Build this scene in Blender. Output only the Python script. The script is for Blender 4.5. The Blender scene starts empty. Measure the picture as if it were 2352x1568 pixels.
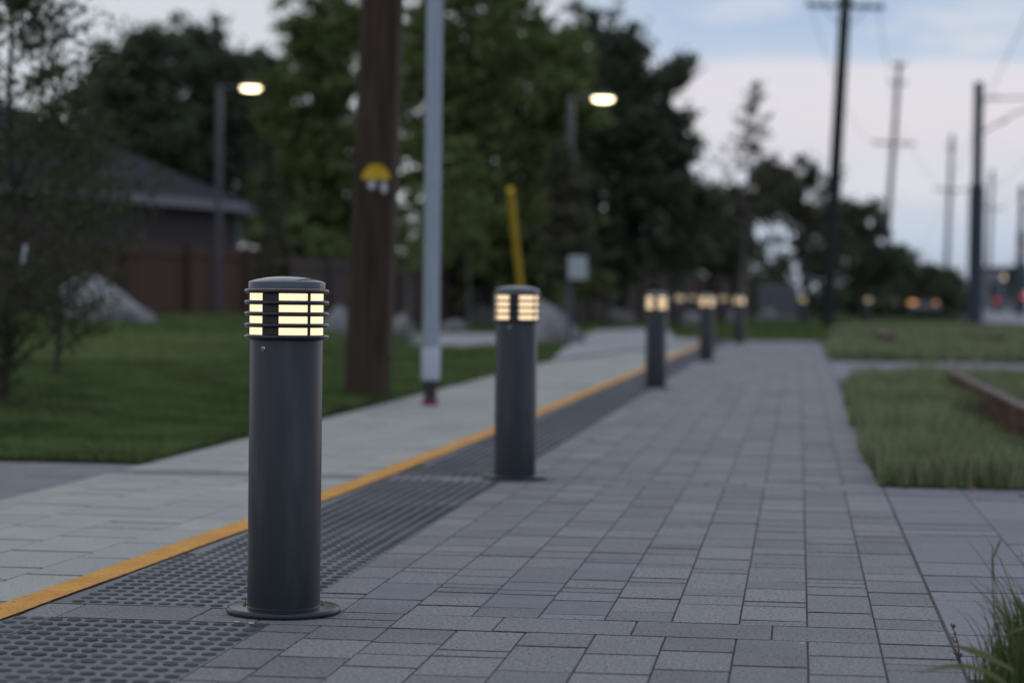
import bpy, math, random
import numpy as np
from mathutils import Vector, Matrix
R = math.radians
rnd = random.Random(7)
NR = np.random.default_rng(11)
C = bpy.context.scene.collection
scn = bpy.context.scene

# ------------------------------------------------------------------ camera
FP, PW, PH = 5030.0, 2352.0, 1568.0          # focal length and picture size in survey pixels
YAW, PITCH, ROLL, EYE = math.atan(659/FP), math.atan(107/FP), 0.012, 0.895
CM = Matrix.Rotation(YAW, 3, 'Z') @ Matrix.Rotation(math.pi/2-PITCH, 3, 'X') @ Matrix.Rotation(ROLL, 3, 'Z')
cam_d = bpy.data.cameras.new('camera'); cam = bpy.data.objects.new('camera', cam_d); C.objects.link(cam)
cam.matrix_world = Matrix.Translation((0, 0, EYE)) @ CM.to_4x4()
cam_d.sensor_width = 36; cam_d.lens = FP/PW*36; cam_d.clip_end = 5000; cam_d.clip_start = .1
cam_d.dof.use_dof = True; cam_d.dof.focus_distance = 6.1; cam_d.dof.aperture_fstop = 2.1; cam_d.dof.aperture_blades = 0
scn.camera = cam

def ray(x, y): return CM @ Vector(((x-PW/2)/FP, -(y-PH/2)/FP, -1))
def at(x, y, v):                               # survey pixel -> point at distance v along the path
    d = ray(x, y); return Vector((0, 0, EYE)) + d*(v/d.y)

# ------------------------------------------------------------------ sky, sun, exposure
def lin(r, g, b):
    f = lambda c: (c/255/12.92) if c/255 <= .04045 else ((c/255+.055)/1.055)**2.4
    return (f(r), f(g), f(b), 1)
SUN_EL, SUN_AZ = R(4), R(40)
w = bpy.data.worlds.new('World'); scn.world = w; w.use_nodes = True
nt = w.node_tree; nt.nodes.clear(); N = nt.nodes.new; L = nt.links.new
out = N('ShaderNodeOutputWorld'); sky = N('ShaderNodeTexSky'); sky.sky_type = 'NISHITA'; sky.sun_disc = False
sky.sun_elevation = SUN_EL; sky.sun_rotation = SUN_AZ
bgs = N('ShaderNodeBackground'); bgs.inputs[1].default_value = .12; L(sky.outputs[0], bgs.inputs[0])
tc = N('ShaderNodeTexCoord'); sep = N('ShaderNodeSeparateXYZ'); L(tc.outputs['Generated'], sep.inputs[0])
mp = N('ShaderNodeMapping'); mp.inputs['Scale'].default_value = (9, 9, 34); L(tc.outputs['Generated'], mp.inputs[0])
nz = N('ShaderNodeTexNoise'); nz.inputs['Scale'].default_value = 1.0; nz.inputs['Detail'].default_value = 5; nz.inputs['Roughness'].default_value = .5
L(mp.outputs[0], nz.inputs[0])
def math_(op, a, b=None, c=None, clamp=False):
    m = N('ShaderNodeMath'); m.operation = op; m.use_clamp = clamp
    for i, v in enumerate((a, b, c)):
        if v is None: continue
        if isinstance(v, (int, float)): m.inputs[i].default_value = v
        else: L(v, m.inputs[i])
    return m.outputs[0]
zz = math_('ADD', sep.outputs[2], math_('MULTIPLY', math_('SUBTRACT', nz.outputs[0], .5), .022))
ramp = N('ShaderNodeValToRGB'); L(math_('MULTIPLY', zz, 4.0), ramp.inputs[0])
el = ramp.color_ramp.elements
stops = [(0.0, (160, 176, 198)), (.028*4, (186, 202, 222)), (.058*4, (208, 211, 224)), (.08*4, (222, 217, 226)), (.101*4, (220, 218, 228)),
         (.109*4, (184, 201, 225)), (.128*4, (170, 191, 221)), (.16*4, (186, 200, 221)), (.24*4, (192, 203, 222)), (1, (186, 200, 224))]
el[0].position, el[0].color = stops[0][0], lin(*stops[0][1]); el[1].position, el[1].color = 1, lin(*stops[-1][1])
for p, c in stops[1:-1]: e = el.new(p); e.color = lin(*c)
mp2 = N('ShaderNodeMapping'); mp2.inputs['Scale'].default_value = (7, 7, 30); mp2.inputs['Location'].default_value = (3.1, 1.7, .6); L(tc.outputs['Generated'], mp2.inputs[0])
n2 = N('ShaderNodeTexNoise'); n2.inputs['Scale'].default_value = 2.0; n2.inputs['Detail'].default_value = 6; L(mp2.outputs[0], n2.inputs[0])
cl = N('ShaderNodeMapRange'); L(n2.outputs[0], cl.inputs[0]); cl.inputs[1].default_value = .5; cl.inputs[2].default_value = .68
lf = N('ShaderNodeMapRange'); L(math_('ADD', sep.outputs[0], math_('MULTIPLY', nz.outputs[0], .05)), lf.inputs[0]); lf.inputs[1].default_value = -.13; lf.inputs[2].default_value = -.03
lf.inputs[3].default_value = 1; lf.inputs[4].default_value = 0
mx = N('ShaderNodeMix'); mx.data_type = 'RGBA'; L(math_('MULTIPLY', cl.outputs[0], .75), mx.inputs[0]); L(ramp.outputs[0], mx.inputs[6]); mx.inputs[7].default_value = lin(216, 219, 227)
mx2 = N('ShaderNodeMix'); mx2.data_type = 'RGBA'; L(lf.outputs[0], mx2.inputs[0]); L(mx.outputs[2], mx2.inputs[6]); mx2.inputs[7].default_value = lin(207, 214, 222)
bgc = N('ShaderNodeBackground'); bgc.inputs[1].default_value = 1.07; L(mx2.outputs[2], bgc.inputs[0])
ms = N('ShaderNodeMixShader'); ms.inputs[0].default_value = .93; L(bgs.outputs[0], ms.inputs[1]); L(bgc.outputs[0], ms.inputs[2]); L(ms.outputs[0], out.inputs[0])
sd = bpy.data.lights.new('sun', 'SUN'); so = bpy.data.objects.new('sun', sd); C.objects.link(so)
sd.energy = .05; sd.angle = R(30); sd.color = (1, .9, .85)
so.rotation_euler = (math.pi/2-SUN_EL-R(12), 0, math.pi-SUN_AZ)
scn.view_settings.view_transform = 'Standard'; scn.view_settings.look = 'None'; scn.view_settings.exposure = 0; scn.view_settings.gamma = 1
scn.render.engine = 'CYCLES'

# ------------------------------------------------------------------ helpers
MATS = {}
def mat(name, col, rough=.7, metal=0, col2=None, scale=5, detail=4, bump=0, bscale=None, emit=None, es=0, spec=.5, tone=None,
        speck=None, stretch=None, lo=.35, hi=.65, coat=0, trans=0, pits=None):
    """procedural material: base colour mixed with a second by noise, optional per-piece tone, speckle and bump"""
    if name in MATS: return MATS[name]
    m = bpy.data.materials.new(name); m.use_nodes = True; MATS[name] = m
    n = m.node_tree; b = n.nodes['Principled BSDF']; N = n.nodes.new; L = n.links.new
    b.inputs['Roughness'].default_value = rough; b.inputs['Metallic'].default_value = metal
    b.inputs['Specular IOR Level'].default_value = spec; b.inputs['Coat Weight'].default_value = coat
    c = lambda q: q if len(q) == 4 else (*q, 1)
    b.inputs['Base Color'].default_value = c(col)
    tcn = N('ShaderNodeTexCoord'); vec = tcn.outputs['Object']
    if stretch:
        mpn = N('ShaderNodeMapping'); mpn.inputs['Scale'].default_value = stretch; L(vec, mpn.inputs[0]); vec = mpn.outputs[0]
    cur = None
    if col2:
        z = N('ShaderNodeTexNoise'); z.inputs['Scale'].default_value = scale; z.inputs['Detail'].default_value = detail; L(vec, z.inputs[0])
        r = N('ShaderNodeMapRange'); r.inputs[1].default_value = lo; r.inputs[2].default_value = hi; L(z.outputs[0], r.inputs[0])
        x = N('ShaderNodeMix'); x.data_type = 'RGBA'; x.inputs[6].default_value = c(col); x.inputs[7].default_value = c(col2); L(r.outputs[0], x.inputs[0]); cur = x.outputs[2]
    if tone:
        a = N('ShaderNodeAttribute'); a.attribute_name = 'tone'
        x = N('ShaderNodeMix'); x.data_type = 'RGBA'; x.inputs[7].default_value = c(tone)
        if cur: L(cur, x.inputs[6])
        else: x.inputs[6].default_value = c(col)
        L(a.outputs['Fac'], x.inputs[0]); cur = x.outputs[2]
    if speck:
        z = N('ShaderNodeTexNoise'); z.inputs['Scale'].default_value = speck[0]; z.inputs['Detail'].default_value = 3; z.inputs['Roughness'].default_value = .7; L(tcn.outputs['Object'], z.inputs[0])
        r = N('ShaderNodeMapRange'); r.inputs[1].default_value = .3; r.inputs[2].default_value = .7; r.inputs[3].default_value = 1-speck[1]; r.inputs[4].default_value = 1+speck[1]; L(z.outputs[0], r.inputs[0])
        x = N('ShaderNodeVectorMath'); x.operation = 'SCALE'
        if cur: L(cur, x.inputs[0])
        else: x.inputs[0].default_value = c(col)[:3]
        L(r.outputs[0], x.inputs[3]); cur = x.outputs[0]
    if pits:                                   # (scale, threshold, factor): small dark pores in the surface
        z = N('ShaderNodeTexNoise'); z.inputs['Scale'].default_value = pits[0]; z.inputs['Detail'].default_value = 2; L(tcn.outputs['Object'], z.inputs[0])
        r = N('ShaderNodeMapRange'); r.inputs[1].default_value = pits[1]; r.inputs[2].default_value = pits[1]+.03; r.inputs[3].default_value = pits[2]; r.inputs[4].default_value = 1; L(z.outputs[0], r.inputs[0])
        x = N('ShaderNodeVectorMath'); x.operation = 'SCALE'
        if cur: L(cur, x.inputs[0])
        else: x.inputs[0].default_value = c(col)[:3]
        L(r.outputs[0], x.inputs[3]); cur = x.outputs[0]
    if cur: L(cur, b.inputs['Base Color'])
    if bump:
        z = N('ShaderNodeTexNoise'); z.inputs['Scale'].default_value = bscale or scale; z.inputs['Detail'].default_value = 5; z.inputs['Roughness'].default_value = .65; L(vec, z.inputs[0])
        bp = N('ShaderNodeBump'); bp.inputs['Strength'].default_value = 1; bp.inputs['Distance'].default_value = bump; L(z.outputs[0], bp.inputs['Height']); L(bp.outputs[0], b.inputs['Normal'])
    if emit:
        b.inputs['Emission Color'].default_value = c(emit); b.inputs['Emission Strength'].default_value = es
    if trans:
        t = N('ShaderNodeBsdfTranslucent'); mm = N('ShaderNodeMixShader'); mm.inputs[0].default_value = trans
        if cur: L(cur, t.inputs[0])
        else: t.inputs[0].default_value = c(col)
        L(b.outputs[0], mm.inputs[1]); L(t.outputs[0], mm.inputs[2]); L(mm.outputs[0], n.nodes['Material Output'].inputs[0])
    return m

class MB:
    """collects shapes into one mesh"""
    def __init__(s): s.v = []; s.f = []; s.m = []; s.t = []; s.mi = 0; s.tone = .5
    def add(s, vs, fs):
        o = len(s.v); s.v += [tuple(q) for q in vs]; s.t += [s.tone]*len(vs)
        for f in fs: s.f.append(tuple(i+o for i in f)); s.m.append(s.mi)
        return s
    def box(s, lo, hi, M=None):
        x0, y0, z0 = lo; x1, y1, z1 = hi
        vs = [Vector(p) for p in ((x0,y0,z0),(x1,y0,z0),(x1,y1,z0),(x0,y1,z0),(x0,y0,z1),(x1,y0,z1),(x1,y1,z1),(x0,y1,z1))]
        if M: vs = [M @ p for p in vs]
        return s.add(vs, [(3,2,1,0),(4,5,6,7),(0,1,5,4),(1,2,6,5),(2,3,7,6),(3,0,4,7)])
    def bbox(s, lo, hi, b=.01, M=None):        # box with chamfered vertical and top edges
        x0, y0, z0 = lo; x1, y1, z1 = hi
        def ring(i, z): return [(x0+i+b,y0+i,z),(x1-i-b,y0+i,z),(x1-i,y0+i+b,z),(x1-i,y1-i-b,z),(x1-i-b,y1-i,z),(x0+i+b,y1-i,z),(x0+i,y1-i-b,z),(x0+i,y0+i+b,z)]
        rs = [ring(0, z0), ring(0, z1-b), ring(b, z1)]
        vs = [Vector(p) for r in rs for p in r]
        if M: vs = [M @ p for p in vs]
        fs = [tuple(range(7,-1,-1)), tuple(range(16,24))]
        for k in range(2):
            for i in range(8): j = (i+1) % 8; fs.append((k*8+i, k*8+j, k*8+8+j, k*8+8+i))
        return s.add(vs, fs)
    def lathe(s, prof, n=32, M=None, c0=False, c1=False):   # prof: list of (r, z)
        vs = []; fs = []
        for r, z in prof:
            for i in range(n):
                a = 2*math.pi*i/n; p = Vector((r*math.cos(a), r*math.sin(a), z)); vs.append(M @ p if M else p)
        for k in range(len(prof)-1):
            for i in range(n): j = (i+1) % n; fs.append((k*n+i, k*n+j, (k+1)*n+j, (k+1)*n+i))
        if c0: fs.append(tuple(range(n-1, -1, -1)))
        if c1: o = (len(prof)-1)*n; fs.append(tuple(range(o, o+n)))
        return s.add(vs, fs)
    def tube(s, pts, rads, n=8, caps=True):
        pts = [Vector(p) for p in pts]
        if not hasattr(rads, '__len__'): rads = [rads]*len(pts)
        vs = []; fs = []; up = None
        for k, p in enumerate(pts):
            d = (pts[min(k+1, len(pts)-1)] - pts[max(k-1, 0)]).normalized()
            if up is None: up = d.orthogonal().normalized()
            a = (up - d*up.dot(d))
            a = a.normalized() if a.length > 1e-5 else d.orthogonal().normalized()
            up = a; b = d.cross(a)
            for i in range(n): t = 2*math.pi*i/n; vs.append(p + (a*math.cos(t)+b*math.sin(t))*rads[k])
        for k in range(len(pts)-1):
            for i in range(n): j = (i+1) % n; fs.append((k*n+i, k*n+j, (k+1)*n+j, (k+1)*n+i))
        if caps: fs.append(tuple(range(n-1, -1, -1))); o = (len(pts)-1)*n; fs.append(tuple(range(o, o+n)))
        return s.add(vs, fs)
    def build(s, name, mats, parent=None, smooth=True, angle=35, loc=None):
        me = bpy.data.meshes.new(name); me.from_pydata(s.v, [], s.f)
        if not isinstance(mats, (list, tuple)): mats = [mats]
        for m in mats: me.materials.append(m)
        if len(mats) > 1: me.polygons.foreach_set('material_index', s.m)
        at_ = me.attributes.new('tone', 'FLOAT', 'POINT'); at_.data.foreach_set('value', s.t)
        if smooth:
            me.shade_smooth(); me.set_sharp_from_angle(angle=R(angle))
        me.update()
        o = bpy.data.objects.new(name, me); C.objects.link(o)
        if parent: o.parent = parent
        if loc: o.location = loc
        return o
def tag(o, label=None, cat=None, group=None, kind=None):
    if label: o['label'] = label
    if cat: o['category'] = cat
    if group: o['group'] = group
    if kind: o['kind'] = kind
    return o
def empty(name, loc, label, cat, group=None, rz=0):
    o = bpy.data.objects.new(name, None); C.objects.link(o); o.location = loc; o.rotation_euler = (0, 0, rz); o.empty_display_size = .2
    return tag(o, label, cat, group)
def copy_tree(o, parent=None):
    c = o.copy(); C.objects.link(c); c.parent = parent
    for ch in [q for q in bpy.data.objects if q.parent == o]: copy_tree(ch, c)
    return c
def npmesh(name, V, F, tone, m, parent=None, loc=None):
    """fast mesh from numpy arrays; F is (n,k) with fixed k"""
    me = bpy.data.meshes.new(name); k = F.shape[1]
    me.vertices.add(len(V)); me.vertices.foreach_set('co', V.astype(np.float32).ravel())
    me.loops.add(F.size); me.loops.foreach_set('vertex_index', F.astype(np.int32).ravel())
    me.polygons.add(len(F)); me.polygons.foreach_set('loop_start', np.arange(0, F.size, k, dtype=np.int32))
    a = me.attributes.new('tone', 'FLOAT', 'POINT'); a.data.foreach_set('value', tone.astype(np.float32))
    me.materials.append(m); me.update(calc_edges=True)
    o = bpy.data.objects.new(name, me); C.objects.link(o)
    if parent: o.parent = parent
    if loc is not None: o.location = loc
    return o
def smooth(a, b, x):
    t = min(1, max(0, (x-a)/(b-a))); return t*t*(3-2*t)
def nsm(a, b, x):
    t = np.clip((x-a)/(b-a), 0, 1); return t*t*(3-2*t)

# ------------------------------------------------------------------ ground and paving
ORANGE = [(-2,-2.6),(0,-2.42),(2,-2.33),(4,-2.21),(5.7,-2.125),(8,-2.045),(10,-1.99),(14,-1.925),(20,-1.885),(26,-1.85),(38,-1.80),(50,-1.76),(60,-1.74)]
def orange_u(v):                               # right edge of the orange line
    xs = [p[0] for p in ORANGE]; ys = [p[1] for p in ORANGE]
    return float(np.interp(v, xs, ys))
def orange_l(v): return orange_u(v) - .112
LAWN_U = -3.35
BAND = [(5.76, 6.02), (10.36, 10.60), (21.3, 21.55), (30.8, 31.05), (42.9, 43.15)]
def in_band(v): return any(a-.001 <= v <= b+.001 for a, b in BAND)

def hill(u, v):
    u = np.asarray(u, float); v = np.asarray(v, float)
    k = nsm(.175, .235, -u/np.maximum(v, 1)) * nsm(13, 32, v)
    mound = .10*np.exp(-((u+5.6)**2/1.2 + (v-14.6)**2/6)) 
    return .36*k + mound + .012

def paver(mb, q, z=0, gap=.0017, gv=None, bev=.0014, bv=None, h=.02, edge=2):
    """one stone from its four corners (ccw, first edge across the path); its cross arrises are worn, and coloured dark for joint shade and dirt"""
    gv = rnd.uniform(.0018, .0034) if gv is None else gv; bv = rnd.uniform(.0040, .0078) if bv is None else bv
    def inset(du, dv):
        return [Vector((q[0][0]+du, q[0][1]+dv, 0)), Vector((q[1][0]-du, q[1][1]+dv, 0)), Vector((q[2][0]-du, q[2][1]-dv, 0)), Vector((q[3][0]+du, q[3][1]-dv, 0))]
    cx = sum(p[0] for p in q)/4; cy = sum(p[1] for p in q)/4; a = inset(gap, gv); b = inset(gap+bev, gv+bv*.6)
    tx, ty = rnd.uniform(-.003, .003), rnd.uniform(-.003, .003)
    top = lambda p: z+(p.x-cx)*tx+(p.y-cy)*ty
    vs = [Vector((p.x, p.y, z-h)) for p in a] + [Vector((p.x, p.y, z-bv)) for p in a] + [Vector((p.x, p.y, top(p))) for p in b]
    m0 = mb.mi; mb.add(vs, [(8, 9, 10, 11), (5, 6, 10, 9), (7, 4, 8, 11)])
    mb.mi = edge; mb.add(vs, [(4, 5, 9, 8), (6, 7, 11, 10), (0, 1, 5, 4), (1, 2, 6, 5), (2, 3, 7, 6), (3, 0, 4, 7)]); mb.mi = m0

def runs(v0, v1, lens, jitter=0):
    """cut [v0,v1] into stone lengths"""
    r = []; v = v0
    while v < v1-1e-6:
        l = rnd.choice(lens); e = v+l
        if e > v1-.07: e = v1
        r.append((v, e)); v = e
    return r
segs = [(3.2, 5.76), (6.02, 10.36), (10.60, 21.3), (21.55, 30.8), (31.05, 42.9), (43.15, 46.2)]

m_pave = mat('brown grey concrete paver', (.182, .172, .182), .62, col2=(.218, .208, .224), scale=3, tone=(.285, .270, .278), speck=(110, .6), pits=(95, .36, .35), bump=.0045, bscale=330, spec=.5)
m_pave_stain = mat('bluish stained paver', (.165, .178, .198), .7, col2=(.195, .20, .218), scale=9, speck=(170, .42), bump=.0016, bscale=330, spec=.35)
m_light = mat('light grey concrete paver', (.43, .425, .375), .75, col2=(.37, .365, .33), scale=3, tone=(.35, .345, .32), speck=(120, .28), pits=(60, .30, .5), bump=.002, bscale=260, spec=.3)
m_side = mat('grey concrete paver', (.20, .193, .218), .66, col2=(.175, .168, .19), scale=4, tone=(.235, .225, .248), speck=(120, .4), pits=(80, .33, .45), bump=.0014, bscale=320, spec=.35)
m_dark = mat('slate grey paver', (.19, .19, .205), .84, col2=(.16, .16, .175), scale=4, tone=(.21, .205, .21), speck=(300, .2), bump=.001, bscale=260)
m_sand = mat('joint sand', (.15, .145, .14), .95, col2=(.05, .045, .042), scale=60, bump=.002, bscale=400, detail=8)
m_arris = mat('shaded dirty stone arris', (.030, .024, .024), .95, col2=(.10, .085, .08), scale=22, spec=.1)  # dark colour paints in the shade of the joints along with their dirt
m_tact = mat('charcoal tactile tile', (.070, .080, .108), .38, col2=(.058, .062, .078), scale=4, speck=(150, .3), tone=(.085, .088, .10), bump=.0006, bscale=300, spec=.5)
m_dome = mat('dark tactile dome', (.046, .047, .056), .75, col2=(.075, .075, .086), scale=9, speck=(160, .3), bump=.0006, bscale=500, spec=.3)  # domes darker and rougher than the tiles
m_orange = mat('orange line paint', (.70, .33, .055), .7, col2=(.62, .27, .045), scale=5, speck=(120, .25), pits=(45, .31, .45), bump=.001, bscale=300, spec=.3)

# ground sheet and the sand bed under the stones
g = MB(); g.add([(-1500,-300,-.07),(1500,-300,-.07),(1500,2500,-.07),(-1500,2500,-.07)], [(0,1,2,3)])
tag(g.build('ground', mat('dry verge soil', (.055, .06, .035), .95, col2=(.075, .07, .045), scale=.6), smooth=False), kind='structure')
g = MB(); g.add([(-9,2,-.0045),(5,2,-.0045),(5,46.3,-.0045),(-9,46.3,-.0045)], [(0,1,2,3)])
tag(g.build('paving_bed', m_sand, smooth=False), kind='structure')

# main footpath
mb = MB(); lane = .1855; U1 = .405
us = [U1-lane*i for i in range(0, 11)]; us[-1] = -1.405
us = sorted(set([round(u, 4) for u in us if u > -1.36] + [-1.405]))
for i in range(len(us)-1):
    for (s0, s1) in segs:
        for a, b in runs(s0, s1, [.185, .28, .095, .19, .28, .095, .28, .37]):
            mb.tone = rnd.random()**1.3; mb.mi = 0
            if us[i] < -.6 and 6.0 < a < 6.9 and us[i] > -1.3 and rnd.random() < .3: mb.mi = 1
            paver(mb, [(us[i], a), (us[i+1], a), (us[i+1], b), (us[i], b)], z=rnd.uniform(-.0014, .0006))
for a, b in BAND:                               # header course across the whole path
    u = U1; 
    while u > orange_u(a)+.02:
        l = rnd.choice([.37, .37, .185, .28]); e = max(u-l, orange_u(a)+.005)
        if e-orange_u(a) < .09: e = orange_u(a)+.005
        mb.tone = rnd.random()*.8; mb.mi = 0
        vm = (a+b)/2
        for c, d in ((a, b),) if rnd.random() < .75 else ((a, vm), (vm, b)):
            paver(mb, [(e, c), (u, c), (u, d), (e, d)], z=rnd.uniform(-.001, .0006))
        u = e
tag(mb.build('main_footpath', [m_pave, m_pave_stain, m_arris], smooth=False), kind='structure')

# light path, following the orange line
mb = MB(); offs = [0, .2, .49, .78, 1.07, 1.6]
for i in range(5):
    for (s0, s1) in segs:
        for a, b in runs(s0, s1, [.22, .45, .45, .6, .3]):
            q = []
            for v, o in ((a, offs[i+1]), (a, offs[i]), (b, offs[i]), (b, offs[i+1])):
                q.append((max(orange_l(v)-o, LAWN_U-.0005*o), v))
            if min(q[1][0]-q[0][0], q[2][0]-q[3][0]) < .02: continue
            mb.tone = rnd.random(); paver(mb, q, z=rnd.uniform(-.001, .0004))
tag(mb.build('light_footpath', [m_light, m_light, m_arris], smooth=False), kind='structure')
mb = MB()
for a, b in BAND:
    u = orange_l(a)
    while u > LAWN_U+.01:
        e = max(u-.37, LAWN_U)
        mb.tone = rnd.random(); paver(mb, [(e, a), (u, a), (u, b), (e, b)]); u = e
for i in range(12):                             # the darker side path to the left
    u1 = LAWN_U-.3*i; u0 = u1-.3
    for a, b in runs(3.2, 10.92, [.2, .3, .45, .3]):
        mb.tone = rnd.random(); paver(mb, [(u0, a), (u1, a), (u1, b), (u0, b)], z=rnd.uniform(-.001, .0006))
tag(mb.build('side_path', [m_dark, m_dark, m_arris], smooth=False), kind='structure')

# right-hand path of wide stones, and the cross path beyond the first bed
mb = MB()
for i in range(12):
    u0 = U1+.005+.36*i; u1 = u0+.36
    for (s0, s1) in ((5.25, 10.58), (24.6, 31.9)):
        if s0 > 20 and i > 9: continue
        for a, b in runs(s0, s1, [.2, .35, .35, .55, .68]):
            mb.tone = rnd.random(); paver(mb, [(u0, a), (u1, a), (u1, b), (u0, b)], z=rnd.uniform(-.0012, .0005))
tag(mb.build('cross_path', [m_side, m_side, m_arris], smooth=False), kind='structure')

# orange line
mb = MB(); vs = np.arange(3.2, 46.2, .4); ve = np.concatenate([np.arange(3.2, 14, .02), np.arange(14, 46.2, .2)])
el_ = [orange_l(v)+rnd.uniform(-.0022, .0022)+.003*math.sin(v*3.1) for v in ve]; er_ = [orange_u(v)+rnd.uniform(-.0022, .0022)+.002*math.sin(v*4.7+1) for v in ve]
for k in range(len(ve)-1):
    mb.add([(el_[k], ve[k], .0045), (er_[k], ve[k], .0045), (er_[k+1], ve[k+1], .0045), (el_[k+1], ve[k+1], .0045)], [(0,1,2,3)])
tag(mb.build('orange_line', m_orange, smooth=False), kind='structure')
mb = MB(); mb.tone = .8                          # stones under the line
for a, b in zip(vs[:-1], vs[1:]):
    mb.add([(orange_l(a)+.002, a, -.003), (orange_u(a)-.002, a, -.003), (orange_u(b)-.002, b, -.003), (orange_l(b)+.002, b, -.003)], [(0,1,2,3)])
tag(mb.build('edge_course', m_dark, smooth=False), kind='structure')

# tactile strip: tiles with truncated domes
mb = MB()
def dome(mb, x, y, n):
    r0, r1, h, z = .0205, .0165, .0036, 0
    vs = []; fs = []
    for r, zz_ in ((r0, z), (r1, z+h)):
        for i in range(n): a = 2*math.pi*i/n; vs.append((x+r*math.cos(a), y+r*math.sin(a), zz_))
    for i in range(n): j = (i+1) % n; fs.append((i, j, n+j, n+i))
    fs.append(tuple(range(n, 2*n))); mb.add(vs, fs)
TU = -1.405
for (s0, s1) in segs:
    nrow = max(1, round((s1-s0)/.305)); dv = (s1-s0)/nrow
    for k in range(nrow):
        a = s0+k*dv; b = a+dv; u = TU
        for c in range(4):
            e = u-.305; ea = max(e, orange_u(a)+.004); eb = max(e, orange_u(b)+.004)
            if u-ea < .03: break
            mb.mi = 0; mb.tone = rnd.random(); paver(mb, [(ea, a), (u, a), (u, b), (eb, b)], z=rnd.uniform(-.0008, .0008), gap=.0012, gv=.0015, bv=.002)
            mb.mi = 1
            for i in range(6):
                for j in range(4):
                    x = u-.0255-.0508*i; y = a+dv*(j+.5)/4
                    if x > orange_u(y)+.03 and True: dome(mb, x, y, 10 if y < 12 else 6)
            u = e
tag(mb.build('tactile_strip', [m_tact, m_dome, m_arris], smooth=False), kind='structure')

# far bend of the path, sheet of concrete
m_conc = mat('pale concrete', (.34, .335, .35), .85, col2=(.30, .295, .31), scale=1.5, bump=.001, bscale=80)
g = MB(); z = .02
P = [(-3.34,29.8),(-1.78,44),(-1.78,46.2),(-2.6,46.4),(-3.0,52),(-3.7,61),(-4.4,60.5),(-5.05,55.5),(-4.85,48),(-4.3,41.5)]
g.add([(x, y, z) for x, y in P], [tuple(range(len(P)))])
P = [(-4.25,41.2),(-4.75,46.5),(-6.9,48.6),(-8.1,47.6),(-10.5,47.0),(-8.6,36.8),(-6.2,36.3),(-5.5,35.8),(-5.3,38.5),(-4.6,40.2)]
g.add([(x, y, z) for x, y in P], [tuple(range(len(P)))])
tag(g.build('path_bend', m_conc, smooth=False), kind='structure')
g = MB(); g.add([(7.2,70,.02),(60,70,.02),(90,400,.02),(12,400,.02)], [(0,1,2,3)])
tag(g.build('road', mat('pale grey road', (.26, .26, .28), .8, col2=(.22, .22, .24), scale=.4), smooth=False), kind='structure')

# lawns
m_lawn = mat('lawn turf', (.030, .052, .012), .95, col2=(.045, .072, .018), scale=1.3, detail=6, bump=.02, bscale=30, spec=.1)
m_soil = mat('bed soil', (.04, .045, .02), .95, col2=(.055, .05, .03), scale=6, bump=.01, bscale=40, spec=.1)
def grid_sheet(name, us, vs, hf, m):
    U, V = np.meshgrid(us, vs); Z = hf(U, V); nV = np.stack([U, V, Z], -1).reshape(-1, 3)
    k = len(us); idx = np.arange(len(nV)).reshape(len(vs), k)
    F = np.stack([idx[:-1,:-1], idx[:-1,1:], idx[1:,1:], idx[1:,:-1]], -1).reshape(-1, 4)
    o = npmesh(name, nV, F, np.full(len(nV), .5), m); o.data.shade_smooth(); return o
us_ = np.concatenate([[-3.35], -3.35-np.linspace(.01, 1, 40)**2*60]); vs_ = np.concatenate([np.linspace(10.92, 60, 120), np.linspace(61, 200, 40)])
tag(grid_sheet('lawn', us_[::-1], vs_, hill, m_lawn), kind='structure')
tag(grid_sheet('far_lawn', np.linspace(-3.34, 7.0, 20), np.linspace(46.25, 200, 60), lambda u, v: .004+0*u, m_lawn), kind='structure')
def poly(name, P, z, m):
    g = MB(); g.add([(x, y, z) for x, y in P], [tuple(range(len(P)))]); return tag(g.build(name, m, smooth=False), kind='structure')
BED1 = [(.392,10.6),(6,10.6),(6,24.55),(1.2,24.4),(.62,23.6),(.47,21.0),(.41,16.6),(.376,12.2)]
BED2 = [(.44,31.97),(12,31.97),(7.15,70),(2,75),(1.0,60),(.62,46.24)]
BED3 = [(.437,5.24),(3,5.24),(3,2.5),(.45,2.5)]
poly('bed_soil', BED1, .004, m_soil); poly('bed_soil', BED2, .006, m_soil); poly('bed_soil', BED3, .004, m_soil)

def inpoly(x, y, P):
    r = np.zeros(len(x), bool); n = len(P)
    for i in range(n):
        x0, y0 = P[i]; x1, y1 = P[(i+1) % n]
        c = ((y0 > y) != (y1 > y)) & (x < (x1-x0)*(y-y0)/((y1-y0) if y1 != y0 else 1e-9)+x0); r ^= c
    return r
def blades(name, x, y, z, h, wd, lean, tone, m, **kw):
    n = len(x); a = NR.uniform(0, 2*np.pi, n); fa = NR.uniform(0, 2*np.pi, n)
    dx, dy = np.cos(fa)*wd/2, np.sin(fa)*wd/2; lx, ly = np.cos(a)*lean*h, np.sin(a)*lean*h
    V = np.empty((n, 5, 3))
    V[:,0] = np.stack([x-dx, y-dy, z], -1); V[:,1] = np.stack([x+dx, y+dy, z], -1)
    V[:,2] = np.stack([x+lx*.35+dx*.8, y+ly*.35+dy*.8, z+h*.6], -1); V[:,3] = np.stack([x+lx*.35-dx*.8, y+ly*.35-dy*.8, z+h*.6], -1)
    V[:,4] = np.stack([x+lx, y+ly, z+h], -1)
    b = np.arange(n)[:,None]*5
    F = np.concatenate([b+[0,1,2], b+[0,2,3], b+[3,2,4]], 0)
    return tag(npmesh(name, V.reshape(-1, 3), F, np.repeat(tone, 5), m), kind='stuff', **kw)
m_gl = mat('lawn grass blade', (.115, .18, .055), .6, col2=(.045, .078, .024), scale=1.4, tone=(.19, .235, .085), lo=.42, hi=.6, spec=.2, trans=.25)
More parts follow.
